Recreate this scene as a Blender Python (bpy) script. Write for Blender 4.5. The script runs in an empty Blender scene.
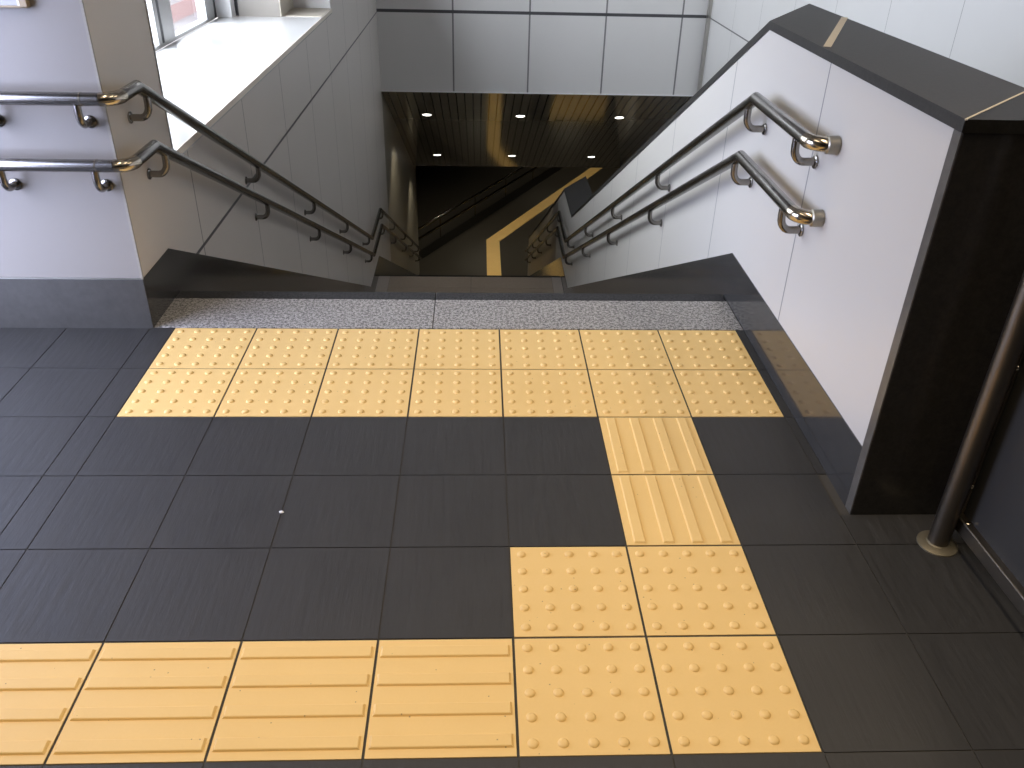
import bpy, bmesh, math, random
from mathutils import Vector, Matrix, Quaternion

random.seed(7)
S = bpy.context.scene
COL = S.collection

# ------------------------------------------------------------------ constants
XL, XR, XW, XS = -0.08, 2.13, 3.87, -1.0        # stair wall, parapet face, far right wall
TAN = 0.4848                          # pitch of the stair
ZL, ZF = -2.72, -5.76                 # landing, lower hall floor
CEIL = 3.0
B0, B1, B2 = 2.09, 2.09 - ZL / TAN, 8.60
B3 = B2 + (ZL - ZF) / TAN

def run(h, y0, y1, dy=0.0):
    """points (y,z) of a line that follows the stair at height h, from y0 to y1"""
    a, b, c, d = B0 + dy, B1 + dy, B2 + dy, B3 + dy
    def z(y):
        if y <= a: return h
        if y <= b: return h - (y - a) * TAN
        if y <= c: return h + ZL
        if y <= d: return h + ZL - (y - c) * TAN
        return h + ZF
    ys = [y0] + [v for v in (a, b, c, d) if y0 + 1e-6 < v < y1 - 1e-6] + [y1]
    return [(y, z(y)) for y in ys]

# ------------------------------------------------------------------ materials
def mat(name):
    m = bpy.data.materials.new(name); m.use_nodes = True
    nt = m.node_tree
    return m, nt, nt.nodes['Principled BSDF']

def N(nt, t, **kw):
    n = nt.nodes.new(t)
    for k, v in kw.items(): setattr(n, k, v)
    return n

def math_node(nt, op, a, b=None, c=None):
    n = N(nt, 'ShaderNodeMath', operation=op)
    for i, v in enumerate((a, b, c)):
        if v is None: continue
        if isinstance(v, (int, float)): n.inputs[i].default_value = v
        else: nt.links.new(v, n.inputs[i])
    return n.outputs[0]

def mixc(nt, f, a, b):
    n = N(nt, 'ShaderNodeMix', data_type='RGBA')
    for i, v in ((0, f), (6, a), (7, b)):
        if isinstance(v, (int, float)): n.inputs[i].default_value = v
        elif isinstance(v, (tuple, list)): n.inputs[i].default_value = (*v, 1)
        else: nt.links.new(v, n.inputs[i])
    return n.outputs[2]

def pos(nt, scale=(1, 1, 1)):
    g = N(nt, 'ShaderNodeNewGeometry')
    mp = N(nt, 'ShaderNodeMapping'); mp.inputs['Scale'].default_value = scale
    nt.links.new(g.outputs['Position'], mp.inputs['Vector'])
    return mp.outputs[0]

def noise(nt, vec, scale, detail=4, rough=.55):
    n = N(nt, 'ShaderNodeTexNoise')
    n.inputs['Scale'].default_value = scale; n.inputs['Detail'].default_value = detail
    n.inputs['Roughness'].default_value = rough
    nt.links.new(vec, n.inputs['Vector'])
    return n.outputs['Fac']

def ramp(nt, fac, stops):
    r = N(nt, 'ShaderNodeValToRGB')
    e = r.color_ramp.elements
    while len(e) < len(stops): e.new(.5)
    for i, (p, c) in enumerate(stops):
        e[i].position = p; e[i].color = (*c, 1) if len(c) == 3 else c
    nt.links.new(fac, r.inputs[0])
    return r.outputs[0]

def bump(nt, bs, h, strength=.2, dist=.002):
    b = N(nt, 'ShaderNodeBump'); b.inputs['Strength'].default_value = strength
    b.inputs['Distance'].default_value = dist
    nt.links.new(h, b.inputs['Height']); nt.links.new(b.outputs[0], bs.inputs['Normal'])

def plain(name, col, rough=.5, metal=0., var=.06, scale=30, spec=.5, bstr=0.):
    m, nt, bs = mat(name)
    f = noise(nt, pos(nt), scale)
    lo = tuple(c * (1 - var) for c in col); hi = tuple(min(1, c * (1 + var)) for c in col)
    nt.links.new(mixc(nt, f, lo, hi), bs.inputs['Base Color'])
    bs.inputs['Roughness'].default_value = rough; bs.inputs['Metallic'].default_value = metal
    bs.inputs['Specular IOR Level'].default_value = spec
    if bstr: bump(nt, bs, f, bstr)
    return m

def seam_mask(nt, coord, origin, pitch, width):
    """1 inside a thin joint repeated every pitch along coord"""
    v = math_node(nt, 'SUBTRACT', coord, origin - pitch / 2)
    v = math_node(nt, 'DIVIDE', v, pitch)
    v = math_node(nt, 'FRACT', v)
    v = math_node(nt, 'SUBTRACT', v, .5)
    v = math_node(nt, 'ABSOLUTE', v)
    return math_node(nt, 'LESS_THAN', v, width / pitch / 2)

def panel_mat(name, axis, origin, pitch, zseam=None, col=(.70, .69, .67), w=.005, wz=.014, rough=.33, joint=(.2, .2, .2), change=None):
    m, nt, bs = mat(name)
    g = N(nt, 'ShaderNodeNewGeometry'); sp = N(nt, 'ShaderNodeSeparateXYZ')
    nt.links.new(g.outputs['Position'], sp.inputs[0])
    f = noise(nt, pos(nt, (1, 1, 1)), 1.3, 3)
    base = mixc(nt, f, tuple(c * .95 for c in col), tuple(c * 1.04 for c in col))
    mk = seam_mask(nt, sp.outputs[axis], origin, pitch, w)
    c = mixc(nt, mk, base, joint)
    if zseam is not None:
        mz = seam_mask(nt, sp.outputs[2], zseam, 4.0, wz)
        c = mixc(nt, mz, c, (.07, .07, .075))
    if change:       # panel colour is darker beyond this line
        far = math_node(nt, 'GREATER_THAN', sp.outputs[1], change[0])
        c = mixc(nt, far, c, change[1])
    nt.links.new(c, bs.inputs['Base Color'])
    bs.inputs['Roughness'].default_value = rough
    return m

# floor tile: dark stoneware with streaks running towards the stair
m, nt, bs = mat('dark_stoneware'); M_TILE = m
st = noise(nt, pos(nt, (60, 7, 1)), 1.0, 6, .6)
cl = noise(nt, pos(nt), 5, 4)
mx = math_node(nt, 'ADD', math_node(nt, 'MULTIPLY', st, .65), math_node(nt, 'MULTIPLY', cl, .35))
nt.links.new(ramp(nt, mx, [(.3, (.010, .0092, .008)), (.7, (.023, .021, .018))]), bs.inputs['Base Color'])
nt.links.new(ramp(nt, st, [(.3, (.58,) * 3), (.7, (.72,) * 3)]), bs.inputs['Roughness'])
bs.inputs['IOR'].default_value = 1.66
bump(nt, bs, mx, .55, .003)
M_GROUT = plain('grout', (.055, .050, .042), .9)
M_TILE_LOW = plain('lower_hall_stone', (.045, .040, .033), .35, var=.15, scale=6)

# yellow tactile tile
m, nt, bs = mat('tactile_yellow'); M_YEL = m
p = pos(nt)
big = noise(nt, p, 3.5, 3); fine = noise(nt, p, 160, 5, .7)
c1 = mixc(nt, big, (.77, .52, .19), (.86, .595, .235))
c2 = mixc(nt, math_node(nt, 'MULTIPLY', fine, .35), c1, (.68, .45, .165))
vor = N(nt, 'ShaderNodeTexVoronoi'); vor.inputs['Scale'].default_value = 62
nt.links.new(p, vor.inputs['Vector'])
rnd = N(nt, 'ShaderNodeSeparateColor'); nt.links.new(vor.outputs['Color'], rnd.inputs[0])
spot = math_node(nt, 'MULTIPLY', math_node(nt, 'LESS_THAN', vor.outputs['Distance'], .11), math_node(nt, 'GREATER_THAN', rnd.outputs[0], .87))
nt.links.new(mixc(nt, math_node(nt, 'MULTIPLY', spot, .65), c2, (.22, .13, .06)), bs.inputs['Base Color'])
bs.inputs['Roughness'].default_value = .6
bump(nt, bs, fine, .12, .001)

# speckled granite
def granite(name, a, b, rough, scale=230, thr=(.40, .60), spec=.5):
    m, nt, bs = mat(name); p = pos(nt)
    f1 = noise(nt, p, scale, 3, .7); f2 = noise(nt, p, scale * .42, 2, .5)
    f = math_node(nt, 'ADD', math_node(nt, 'MULTIPLY', f1, .6), math_node(nt, 'MULTIPLY', f2, .4))
    nt.links.new(ramp(nt, f, [(thr[0], a), (thr[1], b)]), bs.inputs['Base Color'])
    bs.inputs['Roughness'].default_value = rough
    bs.inputs['Specular IOR Level'].default_value = spec
    return m
M_GRAN = granite('light_granite', (.08, .075, .068), (.50, .475, .44), .45, 225, (.43, .57))
M_GRAN_DK = granite('dark_granite_nosing', (.012, .012, .012), (.060, .059, .060), .6, spec=.2)
M_BLACK = granite('polished_black_granite', (.022, .020, .018), (.034, .031, .027), .22, 120, (.35, .7))
M_COPE = granite('honed_black_granite', (.024, .023, .0215), (.042, .040, .037), .42, 120, (.35, .7), .22)
M_PLINTH = granite('polished_grey_granite', (.030, .029, .028), (.062, .060, .058), .12, 60, (.3, .75))
M_PLINTH.node_tree.nodes['Principled BSDF'].inputs['IOR'].default_value = 1.8
M_COPE2 = granite('dark_end_coping_granite', (.014, .013, .011), (.024, .022, .019), .42, 120, (.35, .7), .2)
M_EDGE = granite('honed_edge_granite', (.075, .07, .062), (.13, .12, .105), .3, 60, (.3, .75))
M_PLINTH_F = granite('grey_granite_base', (.050, .047, .042), (.074, .070, .064), .38, 40, (.3, .75))
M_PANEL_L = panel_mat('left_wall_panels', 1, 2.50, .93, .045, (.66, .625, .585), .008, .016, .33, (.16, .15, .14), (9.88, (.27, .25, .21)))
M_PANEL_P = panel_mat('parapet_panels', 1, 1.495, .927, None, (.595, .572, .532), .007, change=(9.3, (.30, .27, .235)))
M_PANEL_R = panel_mat('right_wall_panels', 1, 4.10, .925, .06, (.62, .615, .605))
M_PANEL_B = panel_mat('back_wall_panels', 0, .815, .912, .066, (.68, .67, .655), .02, .035)
M_WALL = plain('painted_wall', (.262, .240, .214), .4, var=.02, scale=3)
M_CEIL = plain('ceiling_white', (.72, .71, .69), .8, var=.02)
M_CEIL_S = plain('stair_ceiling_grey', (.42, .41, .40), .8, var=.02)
M_DARKWALL = plain('dark_wall', (.025, .024, .022), .5)
M_STEEL = plain('brushed_steel', (.27, .257, .24), .22, 1., var=.08, scale=60)
M_STEEL_P = plain('polished_steel', (.56, .50, .40), .16, 1., var=.04)
M_TRIM = plain('trim_metal', (.55, .53, .49), .3, 1., var=.04)
M_ALU = plain('window_aluminium', (.42, .42, .42), .35, .7, var=.04)
M_FRAME_W = plain('white_window_post', (.75, .75, .75), .4, var=.02)
M_FRAME_D = plain('dark_gasket', (.05, .05, .055), .5)
M_SILL = plain('white_polished_sill', (.74, .74, .74), .12, var=.015, scale=4)
M_SILL_EDGE = plain('sill_edge', (.78, .72, .63), .4, var=.03)
M_NICHE = plain('beige_reveal_and_shade', (.55, .50, .42), .5, var=.03)
M_SEAL = plain('pale_sealant', (.62, .55, .42), .6, var=.05)
M_BEAD = plain('beige_corner_bead', (.30, .275, .23), .45, var=.05)
M_LAND = plain('landing_stone', (.43, .35, .265), .5, var=.12, scale=25)
M_LAND_E = plain('landing_gutter', (.52, .46, .40), .5, var=.1, scale=25)
M_STEP = plain('stair_stone', (.16, .14, .12), .6, var=.12, scale=25)
M_PAPER = plain('poster_paper', (.45, .455, .45), .5, var=.02)
M_WOOD = plain('poster_frame_wood', (.40, .31, .19), .4, var=.15, scale=20)
M_CREAM = plain('poster_bevel', (.80, .74, .58), .5, var=.03)
M_DPANEL = plain('dark_grey_panel', (.040, .039, .038), .22, var=.06, scale=4)
M_POST = plain('barrier_steel', (.20, .175, .14), .38, 1., var=.08)
M_CAP = plain('collar_steel', (.30, .275, .225), .35, 1., var=.06)
M_FLANGE = plain('flange_brass_grey', (.22, .19, .125), .5, .6, var=.06)
M_SCRAP = plain('white_scrap', (.9, .9, .9), .7)
M_RING = plain('downlight_ring', (.25, .24, .22), .4, .3)
M_GUARD = plain('dark_guard_rail', (.36, .34, .32), .14, 1.)
M_GPANEL = plain('dark_guard_panel', (.014, .013, .012), .3)
M_PINK = plain('pink_tile', (.15, .085, .08), .6, var=.05)
M_PALE = plain('pale_facade', (.155, .14, .142), .7, var=.04)
M_PAVE = plain('outside_paving', (.085, .068, .066), .8, var=.08)

# dark glossy strip ceiling over the lower flight
m, nt, bs = mat('dark_strip_ceiling'); M_SOFFIT = m
g = N(nt, 'ShaderNodeNewGeometry'); sp = N(nt, 'ShaderNodeSeparateXYZ'); nt.links.new(g.outputs['Position'], sp.inputs[0])
mk = seam_mask(nt, sp.outputs[0], 0.0, .105, .017)
nt.links.new(mixc(nt, mk, (.17, .152, .125), (.02, .018, .015)), bs.inputs['Base Color'])
bs.inputs['Roughness'].default_value = .10
bs.inputs['IOR'].default_value = 1.6
nt.links.new(math_node(nt, 'MULTIPLY_ADD', mk, -.32, .38), bs.inputs['Specular IOR Level'])

m, nt, bs = mat('downlight_glow'); M_GLOW = m
bs.inputs['Emission Color'].default_value = (1, .96, .86, 1); bs.inputs['Emission Strength'].default_value = 6

# clear window glass
m = bpy.data.materials.new('clear_glass'); m.use_nodes = True; M_GLASS = m
nt = m.node_tree; nt.nodes.clear()
o_ = N(nt, 'ShaderNodeOutputMaterial'); mx_ = N(nt, 'ShaderNodeMixShader')
tr = N(nt, 'ShaderNodeBsdfTransparent'); gl = N(nt, 'ShaderNodeBsdfGlossy'); fr = N(nt, 'ShaderNodeFresnel')
tr.inputs[0].default_value = (.93, .95, .95, 1); gl.inputs['Roughness'].default_value = .02
gb = N(nt, 'ShaderNodeNewGeometry')
ff = math_node(nt, 'MULTIPLY', fr.outputs[0], math_node(nt, 'SUBTRACT', 1.0, gb.outputs['Backfacing']))
nt.links.new(ff, mx_.inputs[0]); nt.links.new(tr.outputs[0], mx_.inputs[1]); nt.links.new(gl.outputs[0], mx_.inputs[2])
nt.links.new(mx_.outputs[0], o_.inputs[0])

M_GLASS_B = M_GLASS.copy(); M_GLASS_B.name = 'daylight_tinted_glass'  # door glass tint stands in for bluer daylight on that side
next(n for n in M_GLASS_B.node_tree.nodes if n.type == 'BSDF_TRANSPARENT').inputs[0].default_value = (.84, .88, 1.0, 1)
# ------------------------------------------------------------------ mesh helpers
def link(name, bm, m, parent=None, smooth=None, bevel=0., loc=None):
    me = bpy.data.meshes.new(name)
    bmesh.ops.recalc_face_normals(bm, faces=bm.faces[:])
    bm.to_mesh(me); bm.free()
    for mm in (m if isinstance(m, (list, tuple)) else [m]): me.materials.append(mm)
    if smooth is not None:
        me.polygons.foreach_set('use_smooth', [True] * len(me.polygons))
        me.set_sharp_from_angle(angle=math.radians(smooth))
    o = bpy.data.objects.new(name, me); COL.objects.link(o)
    if parent: o.parent = parent
    if loc: o.location = loc
    if bevel:
        b = o.modifiers.new('bevel', 'BEVEL'); b.width = bevel; b.segments = 2; b.limit_method = 'ANGLE'
    return o

def box(bm, x0, x1, y0, y1, z0, z1):
    vs = [bm.verts.new((x, y, z)) for x in (x0, x1) for y in (y0, y1) for z in (z0, z1)]
    for f in ((0, 1, 3, 2), (4, 6, 7, 5), (0, 4, 5, 1), (2, 3, 7, 6), (0, 2, 6, 4), (1, 5, 7, 3)):
        bm.faces.new([vs[i] for i in f])
    return vs

def prism(bm, a, b):
    """two matching vertex loops joined to a solid"""
    A = [bm.verts.new(v) for v in a]; B = [bm.verts.new(v) for v in b]
    n = len(A)
    bm.faces.new(A); bm.faces.new(B[::-1])
    for i in range(n): bm.faces.new((A[i], B[i], B[(i + 1) % n], A[(i + 1) % n]))

def yz(bm, pts, x0, x1):
    prism(bm, [(x0, y, z) for y, z in pts], [(x1, y, z) for y, z in pts])

def band(bm, top, bot, x0, x1):
    """solid between two (y,z) lines with the same y stations count, quad by quad"""
    n = len(top)
    A = [[bm.verts.new((x, *p)) for p in ln] for x in (x0, x1) for ln in (top, bot)]
    t0, b0, t1, b1 = A
    for i in range(n - 1):
        bm.faces.new((t0[i], t0[i + 1], b0[i + 1], b0[i])); bm.faces.new((t1[i], t1[i + 1], b1[i + 1], b1[i]))
        bm.faces.new((t0[i], t0[i + 1], t1[i + 1], t1[i])); bm.faces.new((b0[i], b0[i + 1], b1[i + 1], b1[i]))
    for i in (0, n - 1): bm.faces.new((t0[i], b0[i], b1[i], t1[i]))

def tube(bm, pts, r, seg=16, caps=True):
    """round tube with mitred corners"""
    P = [Vector(p) for p in pts]; n = len(P)
    D = [(P[i + 1] - P[i]).normalized() for i in range(n - 1)]
    u = D[0].orthogonal().normalized()
    rings = []
    for i in range(n):
        if i == 0 or i == n - 1:
            d = D[min(i, n - 2)]; nm = d
        else:
            d = D[i - 1]; nm = (D[i - 1] + D[i]).normalized()
        v = d.cross(u)
        ring = []
        for k in range(seg):
            a = 2 * math.pi * k / seg
            off = (u * math.cos(a) + v * math.sin(a)) * r
            s = -off.dot(nm) / d.dot(nm)
            ring.append(bm.verts.new(P[i] + off + d * s))
        rings.append(ring)
        if 0 < i < n - 1: u = D[i - 1].rotation_difference(D[i]) @ u
    for a, b in zip(rings, rings[1:]):
        for k in range(seg): bm.faces.new((a[k], a[(k + 1) % seg], b[(k + 1) % seg], b[k]))
    if caps:
        bm.faces.new(rings[0][::-1]); bm.faces.new(rings[-1])

def lathe(bm, prof, origin=(0, 0, 0), axis=(0, 0, 1), seg=20):
    q = Vector((0, 0, 1)).rotation_difference(Vector(axis)); o = Vector(origin)
    rings = []
    for r, z in prof:
        if r < 1e-6: rings.append([bm.verts.new(o + q @ Vector((0, 0, z)))])
        else: rings.append([bm.verts.new(o + q @ Vector((r * math.cos(2 * math.pi * k / seg), r * math.sin(2 * math.pi * k / seg), z))) for k in range(seg)])
    for a, b in zip(rings, rings[1:]):
        for k in range(seg):
            k2 = (k + 1) % seg
            if len(a) == 1 and len(b) == 1: break
            if len(a) == 1: bm.faces.new((a[0], b[k], b[k2]))
            elif len(b) == 1: bm.faces.new((a[k], a[k2], b[0]))
            else: bm.faces.new((a[k], a[k2], b[k2], b[k]))
    if len(rings[0]) > 1: bm.faces.new(rings[0][::-1])
    if len(rings[-1]) > 1: bm.faces.new(rings[-1])

def BM(): return bmesh.new()

def tag(o, label, cat, group=None):
    o['label'] = label; o['category'] = cat
    if group: o['group'] = group
    return o

def thing(name, label, cat, loc=(0, 0, 0), group=None):
    o = bpy.data.objects.new(name, None); COL.objects.link(o); o.location = loc
    o.empty_display_size = .1
    return tag(o, label, cat, group)

def struct(o):
    o['kind'] = 'structure'; return o

def sbox(name, m, *a, bevel=0.):
    b = BM(); box(b, *a); return struct(link(name, b, m, bevel=bevel))

def child(name, bm, m, parent, **kw):
    """mesh given in world coordinates, parented to an Empty that only has a location"""
    bmesh.ops.translate(bm, vec=-parent.location, verts=bm.verts[:])
    return link(name, bm, m, parent, **kw)

# ------------------------------------------------------------------ concourse floor
T = .3
TACT = set()
for k in range(7): TACT |= {(k, 4), (k, 5)}
TACT |= {(5, 3), (5, 2), (4, 1), (5, 1), (4, 0), (5, 0)}
for k in range(4): TACT.add((k, 0))
b = BM(); G = .0015
def tile(x0, x1, y0, y1):
    box(b, x0 + G, x1 - G, y0 + G, y1 - G, -.012, 0)
for j in range(-20, 6):
    y0, y1 = j * T, (j + 1) * T
    xs = [-.09 - .3 * n for n in range(3, -1, -1)] + [0.0]
    for a, c in zip(xs, xs[1:]): tile(a, c, y0, y1)
    for k in range(0, 13):
        if (k, j) in TACT: continue
        x0, x1 = k * T, min((k + 1) * T, XW)
        if y0 >= .72 - .01:
            if x0 >= XR: continue
            x1 = min(x1, XR)
        if y0 < .72 < y1 and x1 > XR + .01:
            tile(x0, x1, y0, .72); continue
        tile(x0, x1, y0, y1)
fl = struct(link('floor', b, M_TILE))
sbox('floor_slab', M_GROUT, XS, XW, -6, 2.055, -.25, -.0025)
struct(bpy.data.objects['floor_slab'])

# tactile tiles
def dot_mesh():
    b = BM(); h = T / 2 - .003
    box(b, -h, h, -h, h, -.010, 0)
    for i in range(5):
        for j in range(5):
            lathe(b, [(.0118, -.0005), (.0112, .0012), (.0096, .0032), (.0074, .0045), (.0045, .0051), (0, .0053)], ((i - 2) * .06, (j - 2) * .06, 0), seg=14)
    o = link('dotted_tactile_tile', b, M_YEL, smooth=35)
    return o
def bar_mesh():
    b = BM(); h = T / 2 - .003
    box(b, -h, h, -h, h, -.010, 0)
    for i in range(4):
        y = (i - 1.5) * .075
        lo = [(-.142, y - .0155), (.142, y - .0155), (.142, y + .0155), (-.142, y + .0155)]
        mi = [(-.1385, y - .0135), (.1385, y - .0135), (.1385, y + .0135), (-.1385, y + .0135)]
        hi = [(-.137, y - .012), (.137, y - .012), (.137, y + .012), (-.137, y + .012)]
        R = [[b.verts.new((*p, z)) for p in q] for q, z in ((lo, -.0005), (mi, .004), (hi, .005))]
        for r0, r1 in zip(R, R[1:]):
            for k in range(4): b.faces.new((r0[k], r0[(k + 1) % 4], r1[(k + 1) % 4], r1[k]))
        b.faces.new(R[2]); b.faces.new(R[0][::-1])
    return link('bar_tactile_tile', b, M_YEL)
dot0, bar0 = dot_mesh(), bar_mesh()
used = {'d': False, 'b': False}
def put(kind, k, j, label, group, rot=0):
    src = dot0 if kind == 'd' else bar0
    if not used[kind]: o = src; used[kind] = True
    else: o = src.copy(); COL.objects.link(o)
    o.location = ((k + .5) * T, (j + .5) * T, 0.0); o.rotation_euler = (0, 0, rot)
    tag(o, label, 'tactile tile', group)
ORD = ['leftmost', 'second from left', 'third from left', 'middle', 'third from right', 'second from right', 'rightmost']
for k in range(7):
    put('d', k, 5, f'yellow dotted tactile tile touching the granite step edge, {ORD[k]} of seven', 'dotted tactile tiles along the top step')
for k in range(7):
    put('d', k, 4, f'yellow dotted tactile tile in second row from the stairs, {ORD[k]} of seven', 'dotted tactile tiles along the top step')
put('b', 5, 3, 'yellow bar tactile tile with bars towards the stairs, directly below the dotted rows', 'bar tactile tiles leading to the stairs', math.pi / 2)
put('b', 5, 2, 'yellow bar tactile tile with bars towards the stairs, above the square of four dotted tiles', 'bar tactile tiles leading to the stairs', math.pi / 2)
put('d', 4, 1, 'yellow dotted tactile tile, far left one of the foreground square of four', 'dotted tactile tiles at the turning point')
put('d', 5, 1, 'yellow dotted tactile tile, far right one of the foreground square of four', 'dotted tactile tiles at the turning point')
put('d', 4, 0, 'yellow dotted tactile tile, near left one of the foreground square, beside the crosswise bars', 'dotted tactile tiles at the turning point')
put('d', 5, 0, 'yellow dotted tactile tile, near right one of the foreground square of four', 'dotted tactile tiles at the turning point')
for k, w in ((3, 'touching the dotted square'), (2, 'second from the dotted square'), (1, 'third from the dotted square'), (0, 'cut by the left picture edge')):
    put('b', k, 0, f'yellow tactile tile with crosswise bars in the foreground row, {w}', 'crosswise bar tactile tiles in the foreground')
# white scrap on the floor
b = BM(); lathe(b, [(.0045, 0), (.006, .001), (.0055, .003), (.003, .0045), (0, .005)], (0, 0, 0), seg=7)
for v in b.verts: v.co.x *= 1.2 + .2 * math.sin(v.co.y * 900); v.co.y *= .8
sc = link('paper_scrap', b, M_SCRAP, loc=(.600, .738, .0)); tag(sc, 'tiny white paper scrap on a dark floor tile joint', 'litter')

# granite slabs at the head of the stair
for x0, x1, w in ((XL + .002, .948, 'left'), (.952, XR - .002, 'right')):
    b = BM(); box(b, x0, x1, 1.804, 2.052, -.05, .001)
    o = link('granite_threshold_slab', b, M_GRAN, bevel=.001)
    tag(o, f'speckled grey granite slab at the head of the stairs, {w} of the two', 'stone slab', 'granite slabs at the stair head')

# ------------------------------------------------------------------ stairs
stair = thing('staircase', 'stone staircase with a mid landing going down between panelled walls', 'stairs', (1.02, 2.055, 0))
b = BM()
pts = [(2.056, -.05), (2.12, -.05)]
y, z = 2.12, 0.0
for i in range(17):
    z -= .16; pts.append((y, z))
    y += .33
    if i < 16: pts.append((y, z))
pts[-1] = (pts[-1][0], ZL - .005)
y = 8.47; pts.append((y, ZL - .005)); pts.append((y, ZL - .16)); z = ZL - .16
for i in range(18):
    y += .33; pts.append((y, z)); z -= .16; pts.append((y, z))
bot = [(y, ZF - .3), (8.0, ZL - .7), (2.056, -.45)]
yz(b, pts + bot, XL + .001, XR - .0045)
child('steps', b, M_STEP, stair)
b = BM(); box(b, XL + .002, .949, 2.054, 2.125, -.045, .0); box(b, .951, XR - .0045, 2.054, 2.125, -.045, .0)
o = child('top_nosing', b, M_GRAN_DK, stair, bevel=.003); o['label'] = 'dark granite nosing strip'
b = BM()
for i in range(2):
    x0 = .06 + i * .9751
    for (y0, y1) in ((7.41, 7.78), (7.78, 8.105), (8.105, 8.43)):
        box(b, x0 + .002, x0 + .9731, y0 + .002, y1 - .002, ZL - .005, ZL)
o = child('landing_paving', b, M_LAND, stair); o['label'] = 'brownish stone landing paving'
for x0, x1 in ((XL + .002, .058), (2.012, XR - .0045)):
    b = BM(); box(b, x0, x1, 7.41, 8.43, ZL - .005, ZL)
    o = child('gutter_strip', b, M_LAND_E, stair); o['label'] = 'lighter edge strip of the landing'
b = BM(); box(b, XL + .002, XR - .0045, 8.432, 8.475, ZL - .04, ZL + .001)
child('landing_nosing', b, M_GRAN_DK, stair, bevel=.003)

# ------------------------------------------------------------------ walls of the stair well
PL = .195                                            # plinth height
# left stair wall: panel face above the plinth, notch for the window sill
b = BM()
low = run(PL, 1.804, 15.05)
top = [(15.05, CEIL), (9.5, CEIL), (9.5, 1.2), (6.9, 1.2), (6.9, CEIL), (6.47, CEIL), (6.47, .46), (2.335, .46), (2.335, CEIL), (1.804, CEIL)]
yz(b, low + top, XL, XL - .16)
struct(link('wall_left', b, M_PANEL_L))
b = BM()
band(b, run(PL, 1.798, 15.05), [(p, z - PL - .75) for p, z in run(PL, 1.798, 15.05)], XL + .003, XL - .16)
struct(link('baseboard_left', b, M_PLINTH))
sbox('trim_1', M_BEAD, XL - .004, XL + .0045, 1.795, 1.803, PL, CEIL)
sbox('trim_2', M_ALU, XL - .004, XL + .003, 2.328, 2.338, .50, CEIL)
# front wall left of the stairs
sbox('wall_front', M_WALL, XS, XL - .004, 1.8, 1.95, PL, CEIL)
sbox('baseboard_front', M_PLINTH_F, XS, XL + .0025, 1.7945, 1.95, -.05, PL)
sbox('trim_3', M_TRIM, XS, XL + .001, 1.7935, 1.7995, PL, PL + .004)

# window beside the stair
sl = struct(link('window_sill', (lambda q: (box(q, -.83, XL + .006, 2.336, 5.96, .462, .50), box(q, -.39, XL + .006, 5.96, 6.47, .462, .50), q)[2])(BM()), M_SILL, bevel=.003))
b = BM(); box(b, XL + .0055, XL + .011, 2.336, 6.47, .474, .5025)
struct(link('trim_4', b, M_SILL_EDGE))
# unseen window added high in the left wall to light the back wall
win3 = struct(bpy.data.objects.new('added_window', None)); COL.objects.link(win3); win3.location = (XL - .08, 8.2, .9)
b = BM()
box(b, XL - .11, XL - .05, 6.9, 9.5, 1.2, 1.25); box(b, XL - .11, XL - .05, 6.9, 9.5, 2.94, 3.0)
for yy in (6.9, 8.17, 9.44): box(b, XL - .11, XL - .05, yy, yy + .06, 1.25, 2.94)
child('window_frame', b, M_ALU, win3)
b = BM(); box(b, XL - .083, XL - .077, 6.96, 9.44, 1.25, 2.94); child('glass_pane', b, M_GLASS, win3)
# niche beyond the sill
sbox('wall_niche_back', M_WALL, -.83, XL - .161, 6.47, 6.6, .3, CEIL)
b = BM(); box(b, -.692, -.385, 5.962, 6.47, .5, CEIL); struct(link('wall_niche_side', b, [M_PALE if False else M_WALL]))
sbox('wall_niche_end', M_FRAME_W, -.376, XL - .001, 6.462, 6.47, .504, CEIL)
sbox('trim_5', M_NICHE, -.384, -.376, 5.965, 6.47, .5, CEIL)
sbox('sill_shade_sheet', M_NICHE, -.376, XL - .001, 6.0, 6.461, .5, .504)  # beige sheet over the white sill end, stands in for its shade
sbox('wall_window_below', M_WALL, -1.0, -.83, 1.95, 6.6, -.6, .46)
sbox('wall_window_above', M_WALL, -1.0, -.83, 1.95, 6.6, 2.8, CEIL)
sbox('wall_column_return', M_WALL, -1.0, XL - .161, 1.95, 2.334, .46, CEIL)
# window frame
win = struct(bpy.data.objects.new('window_1', None)); COL.objects.link(win); win.location = (-.86, 4.2, .5)
b = BM()
box(b, -.90, -.83, 2.334, 5.80, .50, .522); box(b, -.90, -.83, 2.334, 5.80, 2.74, 2.8)
box(b, -.895, -.835, 2.334, 2.40, .522, 2.74)
o = child('window_frame', b, M_ALU, win, bevel=.002)
for y0, y1 in ((4.54, 4.60), (4.65, 4.86)):
    b = BM(); box(b, -.895, -.828, y0, y1, .52, 2.78); child('mullion', b, M_ALU, win, bevel=.004)
b = BM(); box(b, -.885, -.832, 4.60, 4.65, .52, 2.78); child('gasket', b, M_FRAME_D, win)
for y0, y1 in ((5.60, 5.80),):
    b = BM(); box(b, -.895, -.828, y0, y1, .52, 2.78); child('mullion', b, M_ALU, win, bevel=.004)
b = BM(); box(b, -.89, -.835, 5.80, 5.87, .50, 2.8); child('gasket', b, M_FRAME_D, win)
b = BM(); box(b, -.90, -.722, 5.87, 6.02, .50, 2.8); o = child('corner_post', b, M_FRAME_W, win, bevel=.004); o['label'] = 'white corner post'
b = BM(); box(b, -.722, -.690, 5.985, 6.02, .50, 2.8); child('gasket', b, M_FRAME_D, win)
for y0, y1 in ((2.40, 4.54), (4.86, 5.60)):
    b = BM(); box(b, -.868, -.862, y0, y1, .522, 2.74); child('glass_pane', b, M_GLASS, win)

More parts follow.
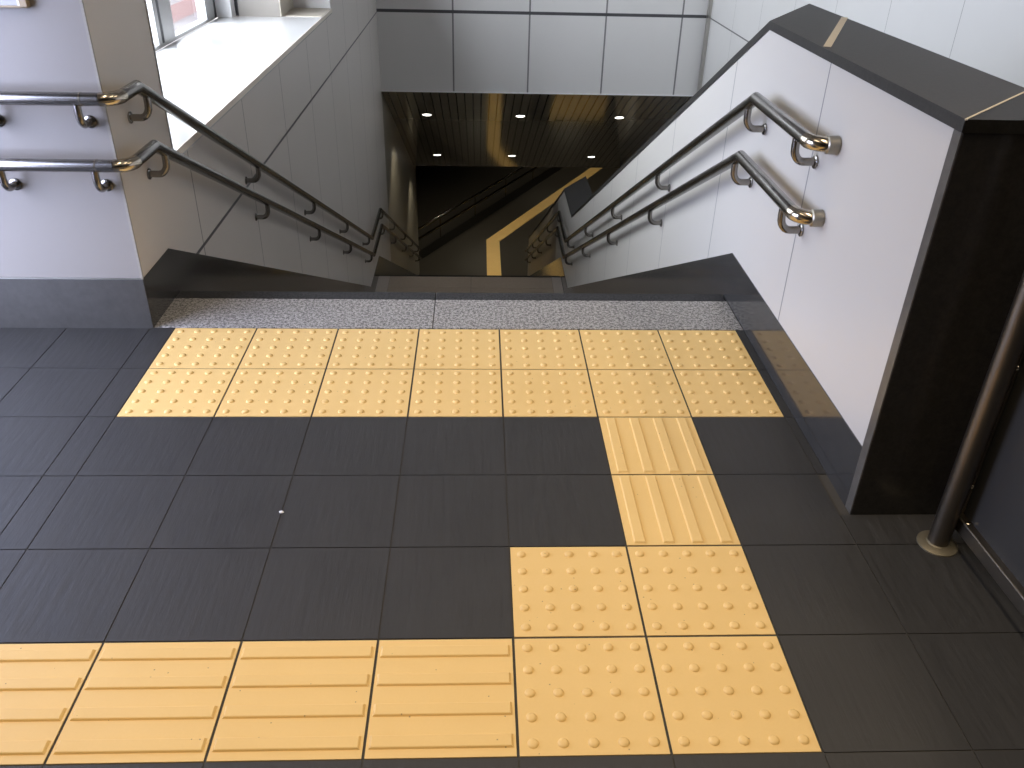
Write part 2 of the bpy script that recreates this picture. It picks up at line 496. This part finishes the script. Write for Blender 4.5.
# far right wall, back wall, ceiling
sbox('wall_right', M_PANEL_R, XW, XW + .15, -6, 14.95, ZF - .2, CEIL)
sbox('trim_7', M_TRIM, XW - .03, XW - .001, 9.70, 9.799, -.86, CEIL)
sbox('wall_back', M_PANEL_B, XL - .16, XW, 9.8, 9.95, -.845, CEIL)
sbox('trim_8', M_FRAME_W, XL, XW, 9.79, 9.801, -.856, -.842)
sbox('ceiling', M_CEIL, XS - .1, XW + .15, -6.1, 2.0, CEIL, CEIL + .12)
sbox('ceiling_stair', M_CEIL_S, -1.0, XW + .15, 2.0, 9.95, CEIL, CEIL + .12)
sbox('wall_rear', M_WALL, XS, XW, -6.1, -6.0, -.2, CEIL)
# side wall of the concourse with a glass door, just beyond the left picture edge
DY0, DY1, DZ = .30, 1.74, 1.95
sbox('wall_side', M_WALL, XS - .1, XS, -6, DY0, -.2, CEIL)
sbox('wall_side_far', M_WALL, XS - .1, XS, DY1, 1.95, -.2, CEIL)
sbox('wall_side_high', M_WALL, XS - .1, XS, DY0, DY1, DZ, CEIL)
d1 = struct(bpy.data.objects.new('door_1', None)); COL.objects.link(d1); d1.location = (XS - .05, (DY0 + DY1) / 2, 0)
b = BM()
for yy in (DY0, (DY0 + DY1) / 2 - .04, DY1 - .06): box(b, XS - .08, XS - .03, yy, yy + .06, 0, DZ)
box(b, XS - .08, XS - .03, DY0, DY1, 0, .07); box(b, XS - .08, XS - .03, DY0, DY1, DZ - .06, DZ)
child('door_frame', b, M_ALU, d1)
b = BM(); box(b, XS - .058, XS - .052, DY0 + .06, DY1 - .06, .07, DZ - .06); child('glass_pane', b, M_GLASS_B, d1)

# sloping dark ceiling over the lower flight, and the lower hall
b = BM()
yz(b, [(9.80, -.846), (14.5, -3.18), (14.5, -3.0), (9.84, -.70)], XL - .1, XW)
struct(link('ceiling_sloped', b, M_SOFFIT))
sbox('ceiling_lower', M_SOFFIT, -7, 9, 14.5, 28, -3.18, -3.0)
sbox('floor_lower', M_TILE_LOW, -7, 9, 14.45, 28, ZF - .2, ZF)
sbox('wall_lower_back', M_DARKWALL, -7, 9, 28, 28.1, ZF, -3)
sbox('wall_lower_left', M_DARKWALL, -7.1, -7, 14.5, 28, ZF, -3)
sbox('wall_lower_right', M_DARKWALL, 9, 9.1, 14.5, 28, ZF, -3)
sbox('wall_lower_near', M_DARKWALL, -7, XL - .16, 14.9, 15.05, ZF, -3)
sbox('wall_lower_side', M_DARKWALL, XW + .15, 9, 14.8, 14.95, ZF, -3)
# ramped base of the void beyond the parapet
b = BM(); band(b, run(-.02, 1.02, 15.0), [(p, z - .3) for p, z in run(-.02, 1.02, 15.0)], 2.431, XW)
struct(link('floor_void', b, M_TILE_LOW))

# ------------------------------------------------------------------ parapet on the right
CT, CB = 1.052, 1.024                                # coping top / underside
XI = 2.43
par = thing('parapet', 'white panelled parapet with black granite coping along the right of the stairs', 'parapet', (2.28, .72, 0))
b = BM()
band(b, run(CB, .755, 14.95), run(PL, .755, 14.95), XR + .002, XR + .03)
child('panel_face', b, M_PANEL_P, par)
b = BM()
band(b, run(CB, 1.0, 14.95), run(-.3, 1.0, 14.95), XI - .03, XI)
child('rear_face', b, M_WALL, par)
b = BM()
tp = run(PL, .755, 14.95)
band(b, tp, [(p, z - PL - .75) for p, z in tp], XR - .001, XR + .03)
o = child('plinth', b, M_PLINTH, par); o['label'] = 'polished dark granite plinth'
b = BM(); box(b, XR, XW - .012, .72, .754, -.003, CB)
b2 = BM(); box(b2, XR - .0025, XR + .01, .7215, .7545, .0, CB - .001); o = child('edge_strip', b2, M_EDGE, par); o['label'] = 'lighter honed granite edge strip'
o = child('end_slab', b, M_BLACK, par, bevel=.002); o['label'] = 'polished black granite end face'
# coping: along the stair (inner edge breaks later than outer edge)
b = BM()
DY = .5
outer = run(CT, .72, 14.95)
ys_in = [1.02, B0 + DY, B1 + DY, B2 + DY, min(B3 + DY, 15.3), 15.45]
inner = [(1.02, CT), (B0 + DY, CT), (B1 + DY, CT + ZL), (B2 + DY, CT + ZL), (B3 + DY, CT + ZF), (15.45, CT + ZF)]
outer = [(.72, CT), (B0, CT), (B1, CT + ZL), (B2, CT + ZL), (B3, CT + ZF), (14.95, CT + ZF)]
th = CT - CB
To = [b.verts.new((XR - .004, y, z)) for y, z in outer]; Ti = [b.verts.new((XI + .004, y, z)) for y, z in inner]
Bo = [b.verts.new((XR - .004, y, z - th)) for y, z in outer]; Bi = [b.verts.new((XI + .004, y, z - th)) for y, z in inner]
for i in range(len(To) - 1):
    for q in ((To[i], To[i + 1], Ti[i + 1], Ti[i]), (Bo[i], Bo[i + 1], Bi[i + 1], Bi[i]), (To[i], To[i + 1], Bo[i + 1], Bo[i]), (Ti[i], Ti[i + 1], Bi[i + 1], Bi[i])):
        b.faces.new(q)
for i in (0, -1): b.faces.new((To[i], Ti[i], Bi[i], Bo[i]))
o = child('coping', b, M_COPE, par); o['label'] = 'black granite coping'
b = BM()
loop = [(XR - .004, .716), (XW - .012, .716), (XW - .012, 1.02), (XI + .004, 1.02)]
prism(b, [(x, y, CT) for x, y in loop], [(x, y, CB) for x, y in loop])
o = child('end_coping', b, M_COPE2, par); o['label'] = 'black granite coping turning the corner'
b = BM()      # sealant joints
def joint(b, p, q, w, h=.0012):
    p, q = Vector((*p, 0)), Vector((*q, 0)); n = (q - p).cross(Vector((0, 0, 1))).normalized() * w / 2
    a = [p - n, p + n, q + n, q - n]
    prism(b, [(v.x, v.y, CT - .002) for v in a], [(v.x, v.y, CT + h) for v in a])
joint(b, (XR - .004, .717), (XI + .004, 1.02), .005)
o = child('sealant_joint', b, M_SEAL, par); o['label'] = 'thin pale mitre joint'
b = BM()
joint(b, (XR + .012, 1.575), (XI + .002, 2.205), .022, .0012)
o = child('sealant_joint', b, M_SEAL, par); o['label'] = 'pale sealant joint'

# ------------------------------------------------------------------ handrails
RR = .0205
def bracket(parent, base, wall_dir, drop=.086, reach=.07):
    """J shaped bracket: base = rail axis point, wall_dir = unit vector to the wall"""
    p = Vector(base); w = Vector(wall_dir)
    pts = [p + Vector((0, 0, -RR * .7)), p + Vector((0, 0, -.04))]
    r = drop - .044
    for k in range(1, 7):
        a = math.pi / 2 * k / 6
        pts.append(p + w * (r * .78 * (1 - math.cos(a))) + Vector((0, 0, -.044 - r * math.sin(a))))
    pts.append(p + w * (reach - .004) + Vector((0, 0, -drop)))
    b = BM(); tube(b, pts, .0122, 12)
    o = child('bracket', b, M_STEEL, parent, smooth=40)
    b = BM(); f = p + w * reach + Vector((0, 0, -drop))
    lathe(b, [(.0205, 0), (.0205, .004), (.0175, .006), (0, .007)], f, -w, 20)
    bmesh.ops.translate(b, vec=-parent.location, verts=b.verts[:])
    link('wall_flange', b, M_STEEL, o, smooth=40)

def rail_profile(h, dy, y0, y1): return run(h, y0, y1, dy)

def zrun(h, dy, y):
    a, b_, c, d = B0 + dy, B1 + dy, B2 + dy, B3 + dy
    if y <= a: return h
    if y <= b_: return h - (y - a) * TAN
    if y <= c: return h + ZL
    if y <= d: return h + ZL - (y - c) * TAN
    return h + ZF

def handrail(side, h, dy, label, fronts, ystarts):
    if side == 'L':
        x = XL + .07; yf = 1.73; R = .05
        t = thing('handrail', label, 'handrail', (x, yf, h), 'stair handrails')
        yend = 14.6
        prof = rail_profile(h, dy, yf + R, yend)
        b = BM(); tube(b, [(-.93, yf, h), (x - R, yf, h)], RR, 20)
        o = child('wall_rail', b, M_STEEL, t, smooth=40)
        arc = [(x - R, yf, h)]
        for k in range(1, 9):
            a = math.pi / 2 * k / 8
            arc.append((x - R + R * math.sin(a), yf + R - R * math.cos(a), h))
        b = BM(); tube(b, arc, RR + .0012, 20)
        o = child('elbow', b, M_STEEL_P, t, smooth=30); o['label'] = 'polished corner elbow'
        b = BM(); tube(b, [(-.118, yf, h), (-.114, yf, h)], RR + .0015, 20); child('collar', b, M_STEEL_P, t, smooth=30)
        b = BM(); tube(b, [(x, y, z) for y, z in prof], RR, 20)
        child('stair_rail', b, M_STEEL, t, smooth=40)
        for fx in fronts: bracket(t, (fx, yf, h), (0, 1, 0), reach=.0695)
        wd = (-1, 0, 0)
    else:
        x = XR - .07; R = .05; ye = 1.325
        t = thing('handrail', label, 'handrail', (x, ye, h), 'stair handrails')
        prof = rail_profile(h, dy, ye + R, 14.6)
        b = BM(); tube(b, [(x, y, z) for y, z in prof], RR, 20)
        child('stair_rail', b, M_STEEL, t, smooth=40)
        arc = [(x, ye + R, h)]
        for k in range(1, 9):
            a = math.pi / 2 * k / 8
            arc.append((x + R - R * math.cos(a), ye + R - R * math.sin(a), h))
        b = BM(); tube(b, arc, RR + .0012, 20)
        o = child('elbow', b, M_STEEL_P, t, smooth=30); o['label'] = 'polished end elbow'
        b = BM(); lathe(b, [(RR + .001, -.035), (.0255, -.032), (.0255, -.001), (.0245, 0)], (XR + .001, ye, h), (1, 0, 0), 24)
        o = child('end_cap', b, M_CAP, t, smooth=30); o['label'] = 'knurled end collar against the wall'
        bracket(t, (x, ye + .13, h), (1, 0, 0))
        wd = (1, 0, 0)
    for y in ystarts:
        bracket(t, (x, y, zrun(h, dy, y)), wd)
    return t
YB = [3.30, 4.64, 5.98, 7.30]
YB2 = [8.60, 9.9, 11.4, 12.7, 14.0]
handrail('L', .835, -.17, 'upper steel handrail on the left wall, running round the corner and down the stairs', (-.135, -.425, -.72), [1.985] + YB + YB2)
handrail('L', .625, -.12, 'lower steel handrail on the left wall, running round the corner and down the stairs', (-.128, -.428, -.72), [2.05] + [y + .09 for y in YB] + [y + .09 for y in YB2])
handrail('R', .833, -.195, 'upper steel handrail on the white parapet to the right of the stairs', (), [1.96] + YB + YB2)
handrail('R', .618, -.13, 'lower steel handrail on the white parapet to the right of the stairs', (), [2.01] + [y + .09 for y in YB] + [y + .09 for y in YB2])

# ------------------------------------------------------------------ poster frame on the front wall
po = thing('wall_poster', 'framed white poster hanging on the wall in the top left corner', 'poster', (-.8, 1.8, 1.085))
x0, x1, z0, z1 = -.94, -.232, 1.088, 1.95
b = BM(); box(b, x0, x1, 1.775, 1.799, z0, z0 + .006); box(b, x0, x1, 1.775, 1.799, z1 - .025, z1)
box(b, x0, x0 + .025, 1.775, 1.799, z0, z1); box(b, x1 - .022, x1, 1.775, 1.799, z0, z1)
child('poster_frame', b, M_WOOD, po, bevel=.002)
b = BM(); box(b, x1 - .028, x1 - .022, 1.776, 1.799, z0 + .006, z1 - .025); child('inner_bevel', b, M_CREAM, po)
b = BM(); box(b, x0 + .025, x1 - .028, 1.782, 1.799, z0 + .006, z1 - .025); child('poster_sheet', b, M_PAPER, po)

# ------------------------------------------------------------------ barrier at the right edge
ba = thing('panel_barrier', 'dark panel barrier with a round steel post in front of the black granite end', 'barrier', (2.312, .60, 0))
b = BM(); tube(b, [(2.312, .60, .003), (2.312, .60, 1.05)], .026, 24); child('post', b, M_POST, ba, smooth=40)
b = BM(); lathe(b, [(.050, 0), (.050, .004), (.044, .007), (.029, .009), (.026, .012)], (2.312, .60, 0), seg=32)
o = child('base_flange', b, M_FLANGE, ba, smooth=30); o['label'] = 'dull brass round floor flange'
ux, uy = .03, -1.0; ln = math.hypot(ux, uy); ux, uy = ux / ln, uy / ln
def alongb(b, s0, s1, d0, d1, z0, z1):
    px, py = 2.350, .622; nx, ny = -uy, ux
    q = [(px + ux * s + nx * d, py + uy * s + ny * d) for s, d in ((s0, d0), (s1, d0), (s1, d1), (s0, d1))]
    prism(b, [(x, y, z0) for x, y in q], [(x, y, z1) for x, y in q])
b = BM(); alongb(b, -.005, 1.6, .008, .016, .085, 1.0); o = child('infill_panel', b, M_DPANEL, ba); o['label'] = 'dark grey smooth infill panel'
b = BM(); alongb(b, -.02, 1.6, -.012, .022, .056, .096); child('bottom_rail', b, M_POST, ba, bevel=.003)
b = BM(); alongb(b, -.012, .014, .002, .022, .092, 1.0); child('side_rail', b, M_POST, ba, bevel=.003)
for z in (.19, .53, .9):
    b = BM(); lathe(b, [(.006, 0), (.006, .004), (.004, .006), (0, .0065)], (2.345, .598, z), (-.6, -.8, 0), 12); child('bolt', b, M_STEEL_P, ba, smooth=40)
b = BM(); lathe(b, [(.007, 0), (.007, .004), (.004, .006), (0, .0065)], (2.350, .57, .0925), (0, 0, 1), 12); child('bolt', b, M_STEEL_P, ba, smooth=40)
b = BM(); tube(b, [(2.36, -.95, .0), (2.36, -.95, 1.05)], .019, 20); child('post', b, M_POST, ba, smooth=40)

# ------------------------------------------------------------------ downlights in the sloping ceiling
nrm = Vector((0, -math.sin(math.atan(.4966)), -math.cos(math.atan(.4966))))
dl = 0
RN = {0: 'upper row near the back wall', 1: 'lower row near the dark hall'}
CN = ['left', 'middle', 'right']
for r, yy in enumerate((10.90, 13.53)):
    for c, xx in enumerate((.41, 1.70, 3.08)):
        zz = -.846 - (yy - 9.8) * (3.18 - .846) / 4.7
        t = thing('ceiling_downlight', f'round white ceiling downlight, {CN[c]} one of the {RN[r]}', 'ceiling light', (xx, yy, zz), 'downlights in the sloping ceiling')
        b = BM(); lathe(b, [(.074, 0), (.074, .004), (.064, .006), (.060, .002)], (xx, yy, zz), nrm, 28); child('trim_ring', b, M_RING, t, smooth=40)
        b = BM(); lathe(b, [(.060, .001), (.060, .0035), (0, .004)], (xx, yy, zz), nrm, 28); child('lens', b, M_GLOW, t, smooth=40)

# ------------------------------------------------------------------ lower hall: tactile path and guard rail
b = BM()
d = Vector((.4725, .8813)); nn = Vector((.8813, -.4725))
wy = .15
pa, pb = Vector((1.458, 14.95)), Vector((1.458, 17.33))
bis = (Vector((1, 0)) + nn).normalized(); k = wy / bis.dot(Vector((1, 0)))
end = pb + d * 10.5
L = [pa + Vector((-wy, 0)), pb - bis * k, end - nn * wy]; Rr = [pa + Vector((wy, 0)), pb + bis * k, end + nn * wy]
lp = L + Rr[::-1]
prism(b, [(v.x, v.y, ZF + .012) for v in lp], [(v.x, v.y, ZF - .002) for v in lp])
for i in (-1.5, -.5, .5, 1.5):
    f = i * .075
    q = [pa + Vector((f, 0)), pb + bis * (f / bis.x), end + nn * f]
    for p0, p1 in zip(q, q[1:]):
        dd = (p1 - p0).normalized(); n2 = Vector((dd.y, -dd.x)) * .010
        qq = [p0 - n2, p1 - n2, p1 + n2, p0 + n2]
        prism(b, [(v.x, v.y, ZF + .017) for v in qq], [(v.x, v.y, ZF + .010) for v in qq])
tp = link('tactile_path', b, M_YEL); tag(tp, 'yellow tactile guiding line bending across the dark lower hall floor', 'tactile path')
# tactile patch at the foot of the neighbouring flight (seen mirrored in the ceiling)
b = BM()
for i in range(4):
    for j in range(3): box(b, 2.64 + i * .3, 2.936 + i * .3, 15.36 + j * .3, 15.656 + j * .3, ZF - .002, ZF + .012)
tp = link('tactile_patch', b, M_YEL); tag(tp, 'yellow tactile patch mirrored in the sloping ceiling, near the back wall edge', 'tactile path')

gd = thing('guard_rail', 'dark guard rail with two shiny tubes running diagonally across the lower hall', 'guard rail', (-.6, 15.4, ZF))
g0, g1 = Vector((-.55, 15.45)), Vector((4.95, 25.7))
def gpt(s, off=0): return g0 + (g1 - g0) * s + nn * off
b = BM(); q = [gpt(0, -.02), gpt(1, -.02), gpt(1, .02), gpt(0, .02)]
prism(b, [(v.x, v.y, ZF) for v in q], [(v.x, v.y, ZF + .22) for v in q]); child('kick_panel', b, M_GPANEL, gd)
for h, nm in ((.70, 'top_tube'), (.48, 'middle_tube')):
    b = BM(); p, q = gpt(0), gpt(1); tube(b, [(p.x, p.y, ZF + h), (q.x, q.y, ZF + h)], .032, 16); child(nm, b, M_GUARD, gd, smooth=40)
for i in range(8):
    b = BM(); p = gpt(i / 7 * .98 + .01); tube(b, [(p.x, p.y, ZF), (p.x, p.y, ZF + .70)], .012, 12); child('baluster', b, M_GUARD, gd, smooth=40)

# ------------------------------------------------------------------ outside the window
sbox('ground_outside', M_PAVE, -40, -1.15, -12, 60, -2.98, -2.9)
ob = thing('neighbour_building', 'pale building with a pink tile band outside the window', 'building', (-6, 21, -2.9))
b = BM(); box(b, -9, -6.0, 12, 36, -2.9, -1.95); child('lower_wall', b, M_PALE, ob)
b = BM(); box(b, -9, -5.97, 12, 36, -1.66, -1.30); child('pink_band', b, M_PINK, ob)
b = BM(); box(b, -9, -6.0, 12, 36, -1.30, 1.2); child('upper_wall', b, M_PALE, ob)
b = BM(); box(b, -9, -5.99, 12, 36, -1.95, -1.66); child('middle_wall', b, M_PALE, ob)

# ------------------------------------------------------------------ light
W = bpy.data.worlds.new('sky'); S.world = W; W.use_nodes = True
bg = W.node_tree.nodes['Background']
bg.inputs[0].default_value = (.885, .905, 1.0, 1)
wt = W.node_tree; tc = N(wt, 'ShaderNodeTexCoord'); sx = N(wt, 'ShaderNodeSeparateXYZ')
wt.links.new(tc.outputs['Generated'], sx.inputs[0])
# the sky is brighter on the side of the (clouded) sun, behind and left of the photographer
sky = math_node(wt, 'MAXIMUM', math_node(wt, 'MULTIPLY_ADD', sx.outputs[1], -.75, 1.0), .25)
wt.links.new(math_node(wt, 'MULTIPLY', sky, 13.0), bg.inputs[1])

def area(name, loc, size, power, col, rot=(0, 0, 0), portal=False, spread=180):
    l = bpy.data.lights.new(name, 'AREA'); l.shape = 'RECTANGLE'; l.size, l.size_y = size
    l.energy = power; l.color = col; l.spread = math.radians(spread)
    o = bpy.data.objects.new(name, l); COL.objects.link(o); o.location = loc; o.rotation_euler = rot
    if portal: l.cycles.is_portal = True
    return o
# sky portals in the seen and the added window (face into the room)
area('window_portal', (-.905, 4.1, 1.65), (2.3, 3.5), 1, (1, 1, 1), (0, math.radians(-90), 0), True)
area('door_portal', (XS - .11, (DY0 + DY1) / 2, DZ / 2), (DZ, DY1 - DY0), 1, (1, 1, 1), (0, math.radians(-90), 0), True)
area('window_portal', (XL - .17, 8.2, 2.1), (1.75, 2.55), 1, (1, 1, 1), (0, math.radians(-90), 0), True)
WARM = (1, .83, .62)
for x, y, p in ((1.75, .35, 11), (.3, .35, 9), (1.75, -1.5, 9), (.0, -1.5, 15), (3.0, .9, 12)):  # last lamp, over the void, is added to brighten the column face
    area('ceiling_lamp', (x, y, CEIL - .02), (.3, 1.2), p, WARM, spread=115 if x < 2.5 else 150)

def spot(loc, power, ang=105, blend=.5, r=.05):
    l = bpy.data.lights.new('downlight_lamp', 'SPOT'); l.energy = power; l.color = (1, .90, .68)
    l.spot_size = math.radians(ang); l.spot_blend = blend; l.shadow_soft_size = r
    o = bpy.data.objects.new('downlight_lamp', l); COL.objects.link(o); o.location = loc
for yy in (10.90, 13.53):
    for xx in (.41, 1.70, 3.08):
        spot((xx, yy, -.846 - (yy - 9.8) * .4966 - .06), 32)
for xx, yy in ((.41, 16.1), (1.7, 16.1), (3.1, 16.1), (1.2, 19), (3.4, 19), (5.6, 19), (3.4, 22.5), (5.6, 22.5)):
    spot((xx, yy, -3.22), 38, 120, .6)

# ------------------------------------------------------------------ camera
yaw, pit, rol = 4.70249979e-02, 5.41973664e-01, 2.61310002e-02
cy, sy, cp, sp_ = math.cos(yaw), math.sin(yaw), math.cos(pit), math.sin(pit)
f = Vector((sy * cp, cy * cp, -sp_)); r = Vector((cy, -sy, 0)); u = r.cross(f)
c, s = math.cos(rol), math.sin(rol)
r2, u2 = r * c + u * s, u * c - r * s
cam = bpy.data.cameras.new('camera'); co = bpy.data.objects.new('camera', cam); COL.objects.link(co)
cam.sensor_width = 36; cam.lens = 845.065 / 1024 * 36; cam.clip_start = .02; cam.clip_end = 200
Mx = Matrix(((r2.x, u2.x, -f.x, 1.12034), (r2.y, u2.y, -f.y, -1.02609), (r2.z, u2.z, -f.z, 1.46302), (0, 0, 0, 1)))
co.matrix_world = Mx
S.camera = co

S.view_settings.view_transform = 'Standard'; S.view_settings.look = 'None'
S.view_settings.gamma = 1; S.view_settings.exposure = 0; S.view_settings.use_curve_mapping = False
S.cycles.max_bounces = 10; S.cycles.diffuse_bounces = 5; S.cycles.glossy_bounces = 5
S.cycles.transparent_max_bounces = 12; S.cycles.sample_clamp_indirect = 6
S.cycles.caustics_reflective = False
